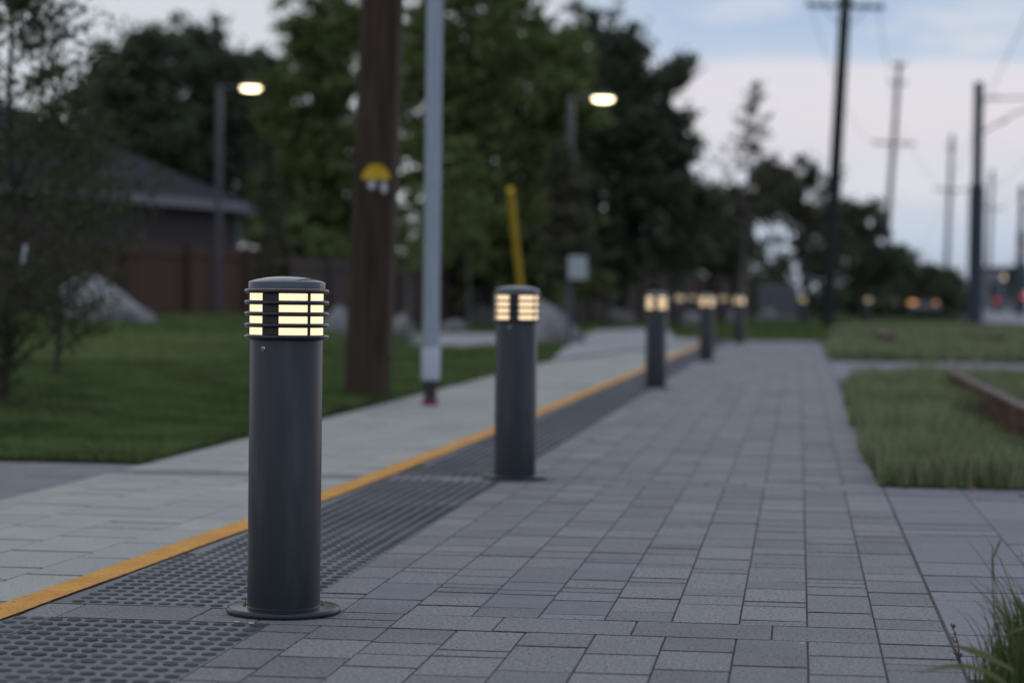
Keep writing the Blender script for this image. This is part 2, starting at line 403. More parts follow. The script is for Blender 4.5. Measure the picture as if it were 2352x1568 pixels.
m_gt = mat('tall bed grass blade', (.13, .20, .075), .6, col2=(.09, .15, .05), scale=1.6, tone=(.34, .33, .21), spec=.2, trans=.25)
def fbm(x, y, s):                              # cheap smooth patchiness
    return (np.sin(x*s+1.3*np.sin(y*s*.7))*np.cos(y*s*1.1+np.sin(x*s*.6)*1.7)+1)/2
STRIP = P
BEND = [(-3.34,29.8),(-1.78,44),(-3.7,61),(-5.05,55.5),(-4.3,41.5)]
X = []; Y = []; Hh = []; Wd = []
for v0, v1, dens, hh, ww in ((10.9,14,2600,.045,.006),(14,19,1300,.045,.008),(19,28,420,.05,.013),(28,46,130,.055,.025),(46,75,30,.07,.05)):
    umin = -.41*v1; A = (LAWN_U-umin)*(v1-v0); n = int(A*dens)
    x = NR.uniform(umin, LAWN_U+.02, n); y = NR.uniform(v0, v1, n)
    k = (x < LAWN_U+.03*np.sin(y*1.9)+.02*np.sin(y*6.3)) & (x/y > -.41) & ~inpoly(x, y, STRIP) & ~inpoly(x, y, BEND); x, y = x[k], y[k]
    X.append(x); Y.append(y); Hh.append(NR.uniform(.6, 1.3, len(x))*hh); Wd.append(np.full(len(x), ww))
n = 9000; x = NR.uniform(-3.3, .9, n); y = 46.3+NR.random(n)**1.5*40; X.append(x); Y.append(y); Hh.append(NR.uniform(.05, .11, n)); Wd.append(np.full(n, .05))
x, y, hh, ww = map(np.concatenate, (X, Y, Hh, Wd))
k = ~inpoly(x, y, BEND); x, y, hh, ww = x[k], y[k], hh[k], ww[k]
z = np.where(x < LAWN_U, hill(x, y), .004)-.003
dry = np.exp(-(((x+7.9)/1.0)**2+((y-26)/1.3)**2))*1.1+np.exp(-(((x+7.0)/1.2)**2+((y-22.5)/1.2)**2))*.8+np.exp(-(((x+8.3)/.8)**2+((y-24)/.9)**2))*.6
keep = NR.random(len(x)) > dry*.5
tag(blades('lawn_grass', x[keep], y[keep], z[keep], hh[keep], ww[keep], .4, np.clip(NR.random(keep.sum())*.7*fbm(x, y, .9)[keep]+dry[keep]*1.3, 0, 1), m_gl))
X = []; Y = []; Hh = []; Wd = []
for v0, v1, dens, h0, ww in ((10.6,13,6500,.17,.006),(13,18,3200,.17,.008),(18,24.6,1500,.17,.011)):
    um = .25*v1*.6+.35; n = int((um-.36)*(v1-v0)*dens)
    x = NR.uniform(.36, um, n); y = NR.uniform(v0, v1, n); k = inpoly(x-.035*np.sin(y*2.3)-.025*np.sin(y*7.1), y-.022*np.sin(x*23)-.01*np.sin(x*61)-.012, BED1); x, y = x[k], y[k]
    hf = .40+.65*fbm(x, y, 4.5)+.35*fbm(x+3, y+1, 11); hf *= .75+.25*np.clip((y-10.6)/.25, 0, 1)
    X.append(x); Y.append(y); Hh.append(h0*hf*NR.uniform(.5, 1.3, len(x))); Wd.append(np.full(len(x), ww))
n = 60000; x = NR.uniform(.44, 8, n); y = 31.9+NR.random(n)**1.4*42; k = inpoly(x, y, BED2) & (x/y < .12); x, y = x[k], y[k]
X.append(x); Y.append(y); Hh.append((.10+.14*fbm(x, y, .8))*NR.uniform(.5, 1.3, len(x))); Wd.append(np.full(len(x), .028))
x, y, hh, ww = map(np.concatenate, (X, Y, Hh, Wd))
hh = np.where((x > 1.08) & (x < 1.40) & (y < 16.8), hh*.35, hh)
tn = np.clip(NR.random(len(x))**1.5+.35*fbm(x+9, y, 3.1)-.1, 0, 1)
blades('bed_grass', x, y, np.full(len(x), .003), hh, ww, .28, tn, m_gt)

g = MB(); c_ = at(20, 965, 14.1); vs = [(0, 0, 0)]
for k in range(24):
    a = 2*math.pi*k/24; q = .52+.07*math.sin(3*a)+.05*math.sin(7*a); vs.append((q*1.25*math.cos(a), q*math.sin(a), 0))
vs = [(c_.x+x_, 14.1+y_, float(hill(c_.x+x_, 14.1+y_))+.018) for x_, y_, _ in vs]
g.add(vs, [(0, k, k % 24+1) for k in range(1, 25)])
tag(g.build('mulch', mat('dark bark mulch', (.022, .016, .014), .95, col2=(.035, .026, .022), spec=.05, scale=30, bump=.02, bscale=60)), kind='structure')

# ------------------------------------------------------------------ bollards
m_bol = mat('charcoal satin coated metal', (.023, .028, .037), .36, .4, col2=(.060, .062, .066), scale=2.6, detail=9, lo=.50, hi=.82, stretch=(5, 5, .8), bump=.0004, bscale=6, spec=.5)
m_plate = mat('glossy base plate coating', (.026, .033, .045), .25, .5, col2=(.055, .052, .052), scale=7, detail=8, lo=.5, hi=.75, bump=.0003, bscale=60)
m_ring = mat('dark glossy coated metal', (.022, .026, .038), .13, .5, col2=(.038, .04, .048), scale=12, spec=.6)
m_cap = mat('cap coated metal', (.06, .075, .095), .12, .7, col2=(.07, .085, .105), scale=9, spec=.6)
m_frame = mat('matt black lamp frame', (.018, .019, .024), .5)
m_lens = mat('frosted warm lamp lens', (.25, .2, .15), .4, emit=(1, .74, .46), es=1.3)
m_brass = mat('yellow zinc bolt', (.30, .24, .14), .4, .9)
m_steel = mat('stainless screw', (.5, .5, .52), .25, 1)
m_socket = mat('dark socket', (.02, .02, .02), .6)
def make_bollard():
    b = empty('bollard_light', (0, 0, 0), '', 'bollard')
    S = 64
    MB().lathe([(.0, .0165), (.1035, .0185), (.150, .0175), (.1565, .0160), (.160, .0115), (.1595, .003), (.158, .0)], S).build('base_plate', m_plate, b, angle=60)
    MB().lathe([(.1035, .0187), (.1015, .0205), (.1015, .762), (.0995, .767)], S).build('column', m_bol, b)
    MB().lathe([(.0, .9385), (.03, .9378), (.06, .9348), (.088, .929), (.1055, .9235), (.1078, .9222), (.108, .9205), (.108, .9035), (.1, .903)], S).build('cap', m_cap, b, angle=50)
    for z0 in (.7705, .8025, .834, .8655, .897):
        prof = [(.1125+.0062*math.cos(a), z0+.0062*math.sin(a)) for a in [2*math.pi*k/12 for k in range(13)]]
        mb = MB().lathe(prof, S)
        mb.lathe([(.1125, z0+.0035), (.1045, z0+.0035), (.1045, z0-.0035), (.1125, z0-.0035)], S).build('ring', m_ring, b, angle=70)
    MB().lathe([(.1025, .768), (.1025, .9)], S).build('lamp_lens', m_lens, b)
    # frame: uprights between the windows plus thin sill bands, all slightly outside the lens
    fr = MB()
    def upright(a0, a1):
        n = 6; vs = []; fs = []
        for i in range(n+1):
            a = R(a0+(a1-a0)*i/n)
            for r in (.1030, .1060):
                for z_ in (.768, .902): vs.append((r*math.cos(a), r*math.sin(a), z_))
        for i in range(n):
            o = i*4; fs += [(o+2, o+6, o+7, o+3), (o, o+1, o+5, o+4), (o+1, o+3, o+7, o+5), (o, o+4, o+6, o+2)]
        fs += [(0, 2, 3, 1), (n*4, n*4+1, n*4+3, n*4+2)]; fr.add(vs, fs)
    for c, wdt in ((-112, 27), (-50.6, 4.6), (8, 27), (69, 4.6), (128, 27), (189, 4.6)): upright(c-wdt/2, c+wdt/2)
    for z0 in (.7705, .8025, .834, .8655, .897):
        fr.lathe([(.1027, z0+.0055), (.1045, z0+.0055), (.1045, z0-.0055), (.1027, z0-.0055)], S)
    fr.build('lamp_frame', m_frame, b)
    Ms = Matrix.Rotation(R(-124.5), 4, 'Z') @ Matrix.Translation((.1012, 0, .7385)) @ Matrix.Rotation(R(90), 4, 'Y')
    sc = MB().lathe([(.0075, 0), (.0072, .002), (.005, .0042), (.0032, .0045), (.003, .0025), (0, .0025)], 20, Ms).build('screw', m_steel, b)
    MB().lathe([(.0029, .0027), (0, .0027)], 6, Ms).build('screw_socket', m_socket, sc)
    for a in (12, 172):
        x, y = .112*math.cos(R(a)), .112*math.sin(R(a))
        MB().lathe([(.0075, .0165), (.0075, .0205), (.0045, .021), (.0045, .026), (.003, .0275), (0, .0275)], 6, Matrix.Translation((x, y, 0))).build('anchor_bolt', m_brass, b)
    return b
b0 = make_bollard()
blist = [(-1.419, 5.98, 'nearest bollard light, in sharp focus, with round base plate and silver screw'),
         (-1.366, 10.59, 'second nearest bollard light, slightly blurred, standing in front of the pale boulder'),
         (-1.392, 21.53, 'third bollard light along the line, where the orange line reaches its left side'),
         (-1.292, 31.0, 'fourth bollard light from the camera, between the third and the one at the path end'),
         (-1.165, 43.2, 'fifth bollard light, the last of the line at the end of the grey paving')]
for i, (x, y, lb) in enumerate(blist):
    b = b0 if i == 0 else copy_tree(b0)
    b.location = (x, y, .0005); b.rotation_euler = (0, 0, R((10, 22, 20, 24, 18)[i])); b['label'] = lb; b['group'] = 'lit bollards along the tactile strip'
for x, v, lb in ((1561, 62, 'distant glowing bollard light just right of the third bollard head'), (1590, 88, 'faint distant bollard light left of the fourth bollard head'),
                 (1661, 75, 'small distant bollard light between the fourth and fifth bollards'),
                 (1843, 78, 'far bollard light glowing beside the grey cabinet'), (1994, 90, 'far bollard light glowing above the grass of the far bed')):
    b = copy_tree(b0); p = at(x, 700, v); b.location = (p.x, v, .02); b.rotation_euler = (0, 0, R(20)); b['label'] = lb; b['group'] = 'far bollards beyond the path bend'

# ------------------------------------------------------------------ poles and lamps
def ground_z(x, y): return float(hill(x, y)) if x < LAWN_U else .0
m_wood = mat('dark weathered utility pole wood', (.036, .024, .018), .9, col2=(.080, .056, .040), scale=3, detail=8, stretch=(12, 12, .5), bump=.012, bscale=4, spec=.2)
m_guard = mat('brown cable riser', (.085, .06, .045), .7, col2=(.07, .05, .038), scale=4)
m_yel = mat('yellow plastic', (.75, .50, .03), .55, col2=(.68, .43, .02), scale=6)
m_tagw = mat('white metal tag', (.5, .52, .56), .5)
def wood_pole():
    base = Vector((-3.56, 17.9, 0)); top = at(877, 0, 17.9); d = (top-Vector((base.x, base.y, 0))); d = d/d.z; H = 9.8
    o = empty('utility_pole', base, 'thick dark brown wooden utility pole with a yellow half round marker, on the lawn edge', 'utility pole')
    zs = np.linspace(-.05, H, 24)
    def ax(z): return Vector((d.x*z, d.y*z, z))
    MB().tube([ax(z) for z in zs], [.192-.006*z for z in zs], 28).build('pole_shaft', m_wood, o)
    # riser on the right side
    n = Vector((.93, -.37, 0))
    MB().tube([ax(z)+n*(.192-.006*z+.005) for z in zs[1:]], .034, 10).build('cable_riser', m_guard, o)
    # half round marker facing the camera
    fv = Vector((.16, -.987, 0)).normalized(); rt = Vector((0, 0, 1)).cross(fv)*-1; rt = Vector((-fv.y, fv.x, 0))
    c = ax(1.83)+fv*.20+rt*.015
    mk = MB(); n_ = 14; pf = []; 
    for dz in (0, .014):
        for k in range(n_+1):
            a = math.pi*k/n_; q = rt*(.115*math.cos(a))+Vector((0, 0, .125*math.sin(a))); curve = -.03*math.cos(a)**2
            pf.append(c+q+fv*(dz+curve))
    fs = [tuple(range(n_+1, 2*n_+2)), tuple(range(n_, -1, -1))]+[(i, (i+1) % (n_+1), n_+1+(i+1) % (n_+1), n_+1+i) for i in range(n_+1)]
    mk.add(pf, fs).build('marker', m_yel, o, smooth=False)
    for dx, dz, rr, hh in ((-.03, -.035, .036, .036), (.072, -.055, .028, .05)):
        t = MB(); cc = ax(1.83+dz-.01)+fv*.195+rt*(dx+.012)
        t.tube([cc, cc+fv*.012], .001, 4)
        pv = []; 
        for s in (0, .01):
            for k in range(12): a = 2*math.pi*k/12; pv.append(cc+rt*rr*math.cos(a)+Vector((0, 0, hh*math.sin(a)))+fv*s)
        t.add(pv, [tuple(range(12, 24)), tuple(range(11, -1, -1))]+[(i, (i+1) % 12, 12+(i+1) % 12, 12+i) for i in range(12)])
        t.build('pole_tag', m_tagw, o, smooth=False)
    return base+ax(H)
pole_top = wood_pole()

m_galv = mat('pale galvanised steel', (.30, .345, .42), .5, .35, col2=(.34, .385, .46), scale=5, stretch=(3, 3, .6))
m_galv2 = mat('pale base sleeve', (.42, .46, .53), .5, .3)
m_blk = mat('black pole stub', (.014, .016, .026), .5)
m_red = mat('red base paint', (.22, .015, .035), .6)
mp_ = empty('metal_pole', (-2.937, 17.39, 0), 'tall slim pale grey metal pole on black stub with red foot', 'pole')
MB().lathe([(.062, .0), (.062, .045), (.05, .05)], 24).build('red_foot', m_red, mp_)
MB().lathe([(.075, .0), (.075, .004), (.06, .004)], 24).build('foot_plate', m_blk, mp_)
MB().lathe([(.052, .045), (.052, .2)], 24).build('stub', m_blk, mp_)
MB().lathe([(.05, .2), (.076, .205), (.076, .46), (.070, .47)], 28).build('base_sleeve', m_galv2, mp_)
MB().lathe([(.07, .47), (.073, .472), (.073, .5), (.069, .502)], 28).build('collar', m_galv, mp_)
MB().lathe([(.068, .5), (.062, 7.2), (0, 7.21)], 28).build('pole_shaft', m_galv, mp_)

m_lpole = mat('dark bronze lamp pole', (.070, .068, .082), .5, .3)
m_lamp = mat('bright lamp diffuser', (.9, .85, .7), .4, emit=(1, .84, .48), es=8)
def street_lamp(px, py, v, dx, lb, hx):
    p = at(px, py, v); gz = ground_z(p.x, v); o = empty('street_lamp', (p.x, v, gz), lb, 'street lamp', 'lit path lamps before the trees'); H = p.z-gz
    MB().lathe([(.10, 0), (.10, .02), (.07, .03), (.07, H-.02), (.065, H)], 20, c1=True).build('lamp_pole', m_lpole, o)
    q = MB(); q.tube([(-.03, 0, H-.07), (.2, -.02, H-.05), (dx-.1, -.04, H-.01)], [.045, .04, .035], 10).build('lamp_arm', m_lpole, o)
    M = Matrix.Translation((dx, -.05, H))
    MB().lathe([(0, .045), (.1, .04), (.19, .01), (.225, -.03), (.23, -.055), (.2, -.055)], 32, M).build('lamp_hood', m_lpole, o)
    MB().lathe([(.205, -.055), (.19, -.085), (.13, -.115), (0, -.128)], 32, M).build('lamp_diffuser', m_lamp, o)
street_lamp(505, 196, 45, .68, 'left street lamp glowing warm white in front of the dark trees and house gable', 0)
street_lamp(1312, 220, 42, .62, 'right street lamp glowing warm white before the tall trees', 0)

# guy wire with its yellow guard
A = Vector((-3.964, 32.0, .012)); T = pole_top-Vector((0, 0, .2)); d = (T-A)
gw = empty('guy_wire', A, 'guy wire in long yellow guard tube rising behind the second bollard', 'guy wire')
m_wire = mat('grey steel wire', (.12, .12, .13), .5, .6)
MB().tube([(0, 0, 0), d], .006, 6).build('wire', m_wire, gw)
MB().tube([d*.012, d*.12, d*.237], .043, 12).build('yellow_guard', m_yel, gw)
MB().tube([(0, 0, -.05), d*.012], .02, 8).build('anchor_rod', m_wire, gw)

# ------------------------------------------------------------------ overhead line poles on the right
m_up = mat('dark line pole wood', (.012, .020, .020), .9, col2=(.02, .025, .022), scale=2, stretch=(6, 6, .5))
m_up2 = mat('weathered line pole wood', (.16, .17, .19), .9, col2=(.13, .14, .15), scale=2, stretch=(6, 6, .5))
m_ins = mat('grey insulator', (.2, .23, .25), .4)
m_arm = mat('weathered crossarm wood', (.09, .11, .12), .9)
def line_pole(bx, by, tx, ty, v, r0, r1, arms, m, lb, marm=None):
    b = at(bx, by, v); t = at(tx, ty, v); b.z = -.05
    o = empty('power_pole', (b.x, v, 0), lb, 'power pole', 'power poles behind the trees'); B = Vector((0, 0, 0)); T = t-Vector((b.x, v, 0))
    MB().tube([B, (B+T)/2, T], [r0, (r0+r1)/2, r1], 14).build('pole_shaft', m, o)
    for ay, half, brace, nin in arms:
        k = (at(tx, ay, v).z)/T.z; c = T*k; th = R(3)
        ca = MB(); Mx = Matrix.Translation(c+Vector((0, -.2, 0))) @ Matrix.Rotation(.03, 4, 'Y') @ Matrix.Rotation(th, 4, 'Z')
        arm = ca.bbox((-half, -.06, -.06), (half, .06, .06), .01, Mx).build('crossarm', marm or m, o, smooth=False)
        for s in np.linspace(-half*.92, half*.92, nin):
            MB().lathe([(.03, .06), (.05, .10), (.035, .13), (.05, .17), (.02, .2), (0, .2)], 10, Mx @ Matrix.Translation((s, 0, 0))).build('insulator', m_ins, arm)
        if brace:
            for s in (-1, 1): MB().tube([Mx @ Vector((s*half*.55, 0, -.06)), c-Vector((0, .14, brace))], .018, 6).build('brace', m, o)
    return o
line_pole(1898, 753, 1946, -70, 69, .21, .17, [(17, 1.2, .75, 6)], m_up, 'nearest and darkest power pole with a wide crossarm near the top of the photo', m_arm)
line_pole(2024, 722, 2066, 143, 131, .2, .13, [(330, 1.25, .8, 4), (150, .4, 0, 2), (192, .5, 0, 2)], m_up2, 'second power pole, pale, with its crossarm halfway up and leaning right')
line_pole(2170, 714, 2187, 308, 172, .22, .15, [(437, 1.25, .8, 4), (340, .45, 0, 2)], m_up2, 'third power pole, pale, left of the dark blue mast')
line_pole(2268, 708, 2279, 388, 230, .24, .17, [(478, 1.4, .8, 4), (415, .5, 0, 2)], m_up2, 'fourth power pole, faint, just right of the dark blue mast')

m_mast = mat('dark blue grey mast steel', (.045, .06, .09), .6, .2, col2=(.035, .048, .07), scale=2)
def mast(v, px, H, zs, lb, r=1.0):
    p = at(px, 700, v); o = empty('catenary_mast', (p.x, v, 0), lb, 'mast', 'masts along the railway')
    MB().lathe([(.36*r, 0), (.36*r, .04), (.27*r, .04), (.26*r, zs), (.17*r, zs+.05)], 18).build('mast_base', m_mast, o)
    MB().lathe([(.17*r, zs), (.16*r, H), (0, H+.02)], 18).build('mast_shaft', m_mast, o)
    a = MB(); a.tube([(0, 0, H-.55), (3.2, -.1, H-.5)], .03, 8).build('top_arm', m_mast, o)
    MB().tube([(0, 0, H-1.75), (1.3, 0, H-1.0), (3.2, -.1, H-.5)], .03, 8).build('diagonal_arm', m_mast, o)
    for q, w_ in (((.45, 0, H-.52), .09), ((.75, 0, H-1.32), .08)):
        ii = MB()
        for k in range(5): ii.lathe([(.03, 0), (w_, .01), (.03, .03)], 10, Matrix.Translation(q) @ Matrix.Rotation(R(80), 4, 'Y') @ Matrix.Translation((0, 0, k*.035)))
        ii.build('insulator', m_ins, o)
    return p
mast(75, 2240, 8.2, 4.75, 'dark blue grey railway mast with brackets reaching right, nearest of the masts')
mast(140, 2343, 8.1, 5.2, 'farther railway mast at the right edge of the photo')
for u, z, sg, lb in ((6.15, 7.72, .012, 'upper overhead wire running beside the nearest mast'), (8.9, 7.6, .012, 'overhead wire held by the bracket end of the masts'), (9.0, 6.4, .01, 'lower contact wire above the railway track')):
    mb = MB(); pts = []
    for k in range(61): y = 20+k*5; s = ((y-15) % 60)/60; pts.append((u+(y-75)*.045, y, z-.25*4*s*(1-s)))
    tag(mb.tube(pts, sg, 5).build('overhead_wire', m_wire), lb, 'wire', 'overhead wires on the right')
# lines strung between the power poles
def strung(a, b, name, lb):
    mb = MB(); pts = [a.lerp(b, k/20)-Vector((0, 0, 1.2*4*(k/20)*(1-k/20))) for k in range(21)]
    tag(mb.tube(pts, .012, 5).build(name, m_wire), lb, 'wire', 'power lines between the poles')
strung(at(1862, 14, 69), at(2012, 325, 131), 'power_line', 'power line from the left end of the dark pole crossarm to the second pole')
strung(at(2016, 8, 69), at(2088, 325, 131), 'power_line', 'power line from the right end of the dark pole crossarm to the second pole')
strung(at(2088, 325, 131), at(2212, 433, 172), 'power_line', 'power line strung between the second and third power poles')

# ------------------------------------------------------------------ rusty channel beams in the beds
m_rust = mat('rusty brown steel', (.11, .045, .028), .9, col2=(.045, .02, .014), scale=5, detail=6, bump=.002, bscale=40, spec=.3)
m_rtop = mat('paler rusty steel top', (.13, .085, .078), .7, col2=(.09, .05, .045), scale=5, metal=.2)  # top flange paler than the rest of the beam
def beam(x, y0, y1, top, lb, rz=0, wd=.09):
    o = empty('rusty_beam', (x, y0, 0), lb, 'steel beam', 'rusty steel beams lying in the grass beds', rz); Ln = y1-y0
    t = MB(); t.bbox((-wd/2, 0, top-.02), (wd/2, Ln, top), .006).build('top_flange', m_rtop, o, smooth=False)
    MB().box((-wd/2+.006, .01, .02), (-wd/2+.02, Ln-.01, top-.019)).build('web', m_rust, o, smooth=False)
    MB().bbox((-wd/2-.01, 0, -.01), (wd/2+.01, Ln, .02), .006).build('bottom_flange', m_rust, o, smooth=False)
    for k in range(max(2, int(Ln/1.5))):
        yy = .06+k*(Ln-.12)/(max(2, int(Ln/1.5))-1)
        MB().box((-wd/2+.008, yy, .019), (wd/2-.008, yy+.012, top-.019)).build('stiffener', m_rust, o, smooth=False)
beam(1.425, 11.6, 20.8, .235, 'long rusty brown steel beam in the near grass bed at the right edge')
beam(1.62, 40, 45.5, .26, 'short rusty beam seen end on in the middle of the far grass bed', 0, .2)
beam(3.62, 40.5, 44, .26, 'short rusty beam in the far grass bed near the right edge', R(6), .2)

# ------------------------------------------------------------------ boulders
from mathutils import noise as mn
m_rock = mat('pale granite boulder', (.30, .298, .305), .95, col2=(.14, .14, .145), scale=2.2, detail=8, bump=.03, bscale=7, spec=.2)
m_rock2 = mat('dark grey boulder', (.15, .15, .145), .9, col2=(.11, .11, .105), scale=3, detail=8, bump=.03, bscale=7, spec=.2)
def boulder(px, v, sx, sy, sz, seed, lb, m=None, skew=0, rz=0, box=1.0, tilt=0):
    import bmesh
    p = at(px, 740, v); gz = ground_z(p.x, v) if p.x < LAWN_U else 0
    bm = bmesh.new(); bmesh.ops.create_icosphere(bm, subdivisions=4, radius=1)
    r_ = random.Random(seed); pl = []
    for k in range(9): n = Vector((r_.uniform(-1, 1), r_.uniform(-1, 1), r_.uniform(-.2, 1))).normalized(); pl.append((n, r_.uniform(.62, .9)))
    for q in bm.verts:
        c = q.co.copy(); c = Vector([math.copysign(abs(t_)**box, t_) for t_ in c])
        for n, dd in pl:
            e = c.dot(n)-dd
            if e > 0: c -= n*e*.85
        c *= 1+.10*mn.noise(c*1.6+Vector((seed, 0, 0)))+.03*mn.noise(c*5+Vector((seed, 3, 0)))
        q.co = Vector((c.x*sx+skew*c.z, c.y*sy, max(c.z, -.35)*sz*(1-tilt*c.x)+sz*.28))
    me = bpy.data.meshes.new('boulder'); bm.to_mesh(me); bm.free(); me.shade_smooth(); me.set_sharp_from_angle(angle=R(28)); me.materials.append(m or m_rock)
    o = bpy.data.objects.new('boulder', me); C.objects.link(o); o.location = (p.x, v, gz-.02); o.rotation_euler = (0, 0, rz)
    tag(o, lb, 'boulder', 'boulders along the lawn'); return o
boulder(232, 34, .84, .6, .58, 3, 'large pale angular boulder on the left lawn in front of the red brown fence', skew=-.1, box=.62, tilt=.42)
boulder(1262, 41, .66, .55, .62, 5, 'big rounded pale boulder behind the second bollard', box=.8, tilt=.2)
boulder(1098, 62, .62, .5, .62, 8, 'dark grey boulder left of the second bollard head', m_rock2)
boulder(1040, 50, .31, .3, .27, 11, 'small pale boulder between the metal pole and the second bollard')
boulder(775, 33, .26, .3, .36, 13, 'small pale boulder between the nearest bollard and the wooden pole')
boulder(925, 47, .28, .3, .35, 15, 'small pale boulder right of the wooden pole')
boulder(1588, 66, .42, .35, .4, 17, 'small grey boulder between the third and fourth bollards')
boulder(1762, 80, .45, .4, .42, 19, 'small pale boulder right of the fifth bollard')
boulder(1690, 76, .35, .35, .4, 23, 'small boulder directly behind the fifth bollard')
boulder(1425, 66, .6, .4, .45, 29, 'low grey boulder left of the third bollard at the fence foot', m_rock2)

# ------------------------------------------------------------------ house and fences
m_roof = mat('grey shingle roof', (.042, .042, .05), .95, col2=(.026, .026, .033), spec=.1, scale=2, detail=8, stretch=(2, 2, 12), bump=.01, bscale=9)
m_wall = mat('purple brown brick wall', (.062, .050, .054), .9, col2=(.045, .037, .04), scale=8, stretch=(1, 1, 4), bump=.004, bscale=20)
m_fascia = mat('pale grey gutter', (.18, .18, .215), .7)
m_down = mat('pale downspout', (.25, .28, .33), .6)
def house():
    Pr = at(592, 474, 52); Pl = at(0, 418, 41.5); Pl.z = Pr.z
    ux = (Pl-Pr); ux.z = 0; ln = ux.length; ux.normalize(); back = Vector((ux.y, -ux.x, 0)); 
    if back.y < 0: back = -back
    ez = Pr.z; Lh = ln+6; D = 10
    o = empty('house', (Pr.x, Pr.y, 0), 'single storey house with grey hipped roof behind the left fence', 'house')
    def W(a, b, z): q = ux*a+back*b; return Vector((q.x, q.y, z))
    rise = 2.6
    r = MB(); c = [W(0,0,ez), W(Lh,0,ez), W(Lh,D,ez), W(0,D,ez), W(D/2,D/2,ez+rise), W(Lh-D/2,D/2,ez+rise)]
    low = [p-Vector((0, 0, .06)) for p in c[:4]]
    r.add(c+low, [(0,1,5,4),(1,2,5),(2,3,4,5),(3,0,4),(6,9,8,7),(0,6,7,1),(1,7,8,2),(2,8,9,3),(3,9,6,0)]).build('roof', m_roof, o, smooth=False)
    f = MB()
    for a, b, a2, b2 in ((-.04,-.1,Lh,-.1), (-.1,-.04,-.1,D)):
        p, q = W(a, b, 0), W(a2, b2, 0); n = (q-p).normalized(); s = Vector((-n.y, n.x, 0))*.06
        vs = [p-s, q-s, q+s, p+s]; f.add([(*v.xy, ez-.17) for v in vs]+[(*v.xy, ez+.03) for v in vs], [(3,2,1,0),(4,5,6,7),(0,1,5,4),(1,2,6,5),(2,3,7,6),(3,0,4,7)])
    f.build('gutter', m_fascia, o, smooth=False)
    wl = MB(); s = .35
    c = [W(s,s,-.05), W(Lh-s,s,-.05), W(Lh-s,D-s,-.05), W(s,D-s,-.05), W(s,s,ez-.062), W(Lh-s,s,ez-.062), W(Lh-s,D-s,ez-.062), W(s,D-s,ez-.062)]
    wl.add(c, [(0,1,5,4),(1,2,6,5),(2,3,7,6),(3,0,4,7),(3,2,1,0),(4,5,6,7)]).build('wall', m_wall, o, smooth=False)
    MB().tube([W(.45, s-.06, .2), W(.45, s-.06, ez-.3), W(.4, -.05, ez-.16)], .05, 8).build('downspout', m_down, o)
    MB().tube([W(7.6, s-.06, .2), W(7.6, s-.06, ez-.3), W(7.6, -.05, ez-.16)], .04, 8).build('downspout', m_down, o)
house()
m_f1 = mat('red brown board fence', (.062, .028, .022), .85, col2=(.042, .02, .017), scale=3, stretch=(5, 5, .5), tone=(.08, .04, .03), bump=.004, bscale=10)
m_f2 = mat('dull brown board fence', (.075, .05, .048), .85, col2=(.055, .038, .036), scale=3, stretch=(5, 5, .5), tone=(.085, .058, .052), bump=.004, bscale=10)
def fence(a, b, zt, m, lb, ztop2=None):
    a, b = Vector(a), Vector(b); d = b-a; ln = d.length; d.normalize(); n = Vector((-d.y, d.x)); o = empty('board_fence', (a.x, a.y, 0), lb, 'fence')
    pn = MB(); k = 0; x = 0
    while x < ln:
        q = a+d*x; gz = 0; pn.tone = rnd.random(); w_ = .145
        M = Matrix.Translation((q.x-a.x, q.y-a.y, 0)) @ Matrix.Rotation(math.atan2(d.y, d.x), 4, 'Z')
        pn.box((0, -.01, .0), (w_-.006, .01, zt+rnd.uniform(-.012, .012)), M); x += w_
    pn.build('fence_boards', m, o, smooth=False)
    for i in range(int(ln/2.4)+1):
        q = a+d*min(ln-.05, i*2.4); M = Matrix.Translation((q.x-a.x, q.y-a.y, 0)) @ Matrix.Rotation(math.atan2(d.y, d.x), 4, 'Z')
        MB().bbox((-.05, -.13, 0), (.05, -.012, zt+.05), .01, M).build('fence_post', m, o, smooth=False)
    for z_ in (.35, zt-.25):
        M = Matrix.Rotation(math.atan2(d.y, d.x), 4, 'Z'); MB().box((0, -.05, z_), (ln, -.011, z_+.09), M).build('fence_rail', m, o, smooth=False)
pa, pb, pc = at(-250, 700, 37), at(640, 700, 50), at(1720, 700, 104)
fence((pa.x, 37), (pb.x, 50), 1.88, m_f1, 'red brown wooden board fence at the left, in front of the house')
fence((pb.x+.2, 50.1), (pc.x, 104), 1.72, m_f2, 'long dull brown board fence running behind the boulders to the far right')

# ------------------------------------------------------------------ sign, cabinet, far buildings, cars, signals
m_sign = mat('pale sign face', (.36, .40, .42), .6); m_post = mat('grey sign post', (.06, .06, .075), .6, .3)
p = at(1306, 795, 37.5); sg_ = empty('sign', (p.x, 37.5, 0), 'small pale rectangular sign on a slim post behind the second bollard', 'sign')
zt = at(1327, 588, 37.5).z; zb = at(1327, 641, 37.5).z
MB().tube([(0, 0, 0), (0, 0, zt-.05)], .03, 10).build('sign_post', m_post, sg_)
MB().bbox((-.02, -.055, zb), (.31, -.035, zt), .004).build('sign_panel', m_sign, sg_, smooth=False)
m_cab = mat('grey cabinet metal', (.13, .13, .155), .6, col2=(.11, .11, .135), scale=2)
p = at(1738, 740, 95); cb = empty('utility_cabinet', (p.x, 95, 0), 'grey utility cabinet beyond the fifth bollard, under the trees', 'cabinet')
MB().bbox((0, 0, .1), (1.75, .8, 1.45), .04).build('cabinet_body', m_cab, cb, smooth=False)
MB().box((-.05, -.05, 0), (1.8, .85, .1)).build('plinth', m_conc, cb, smooth=False)
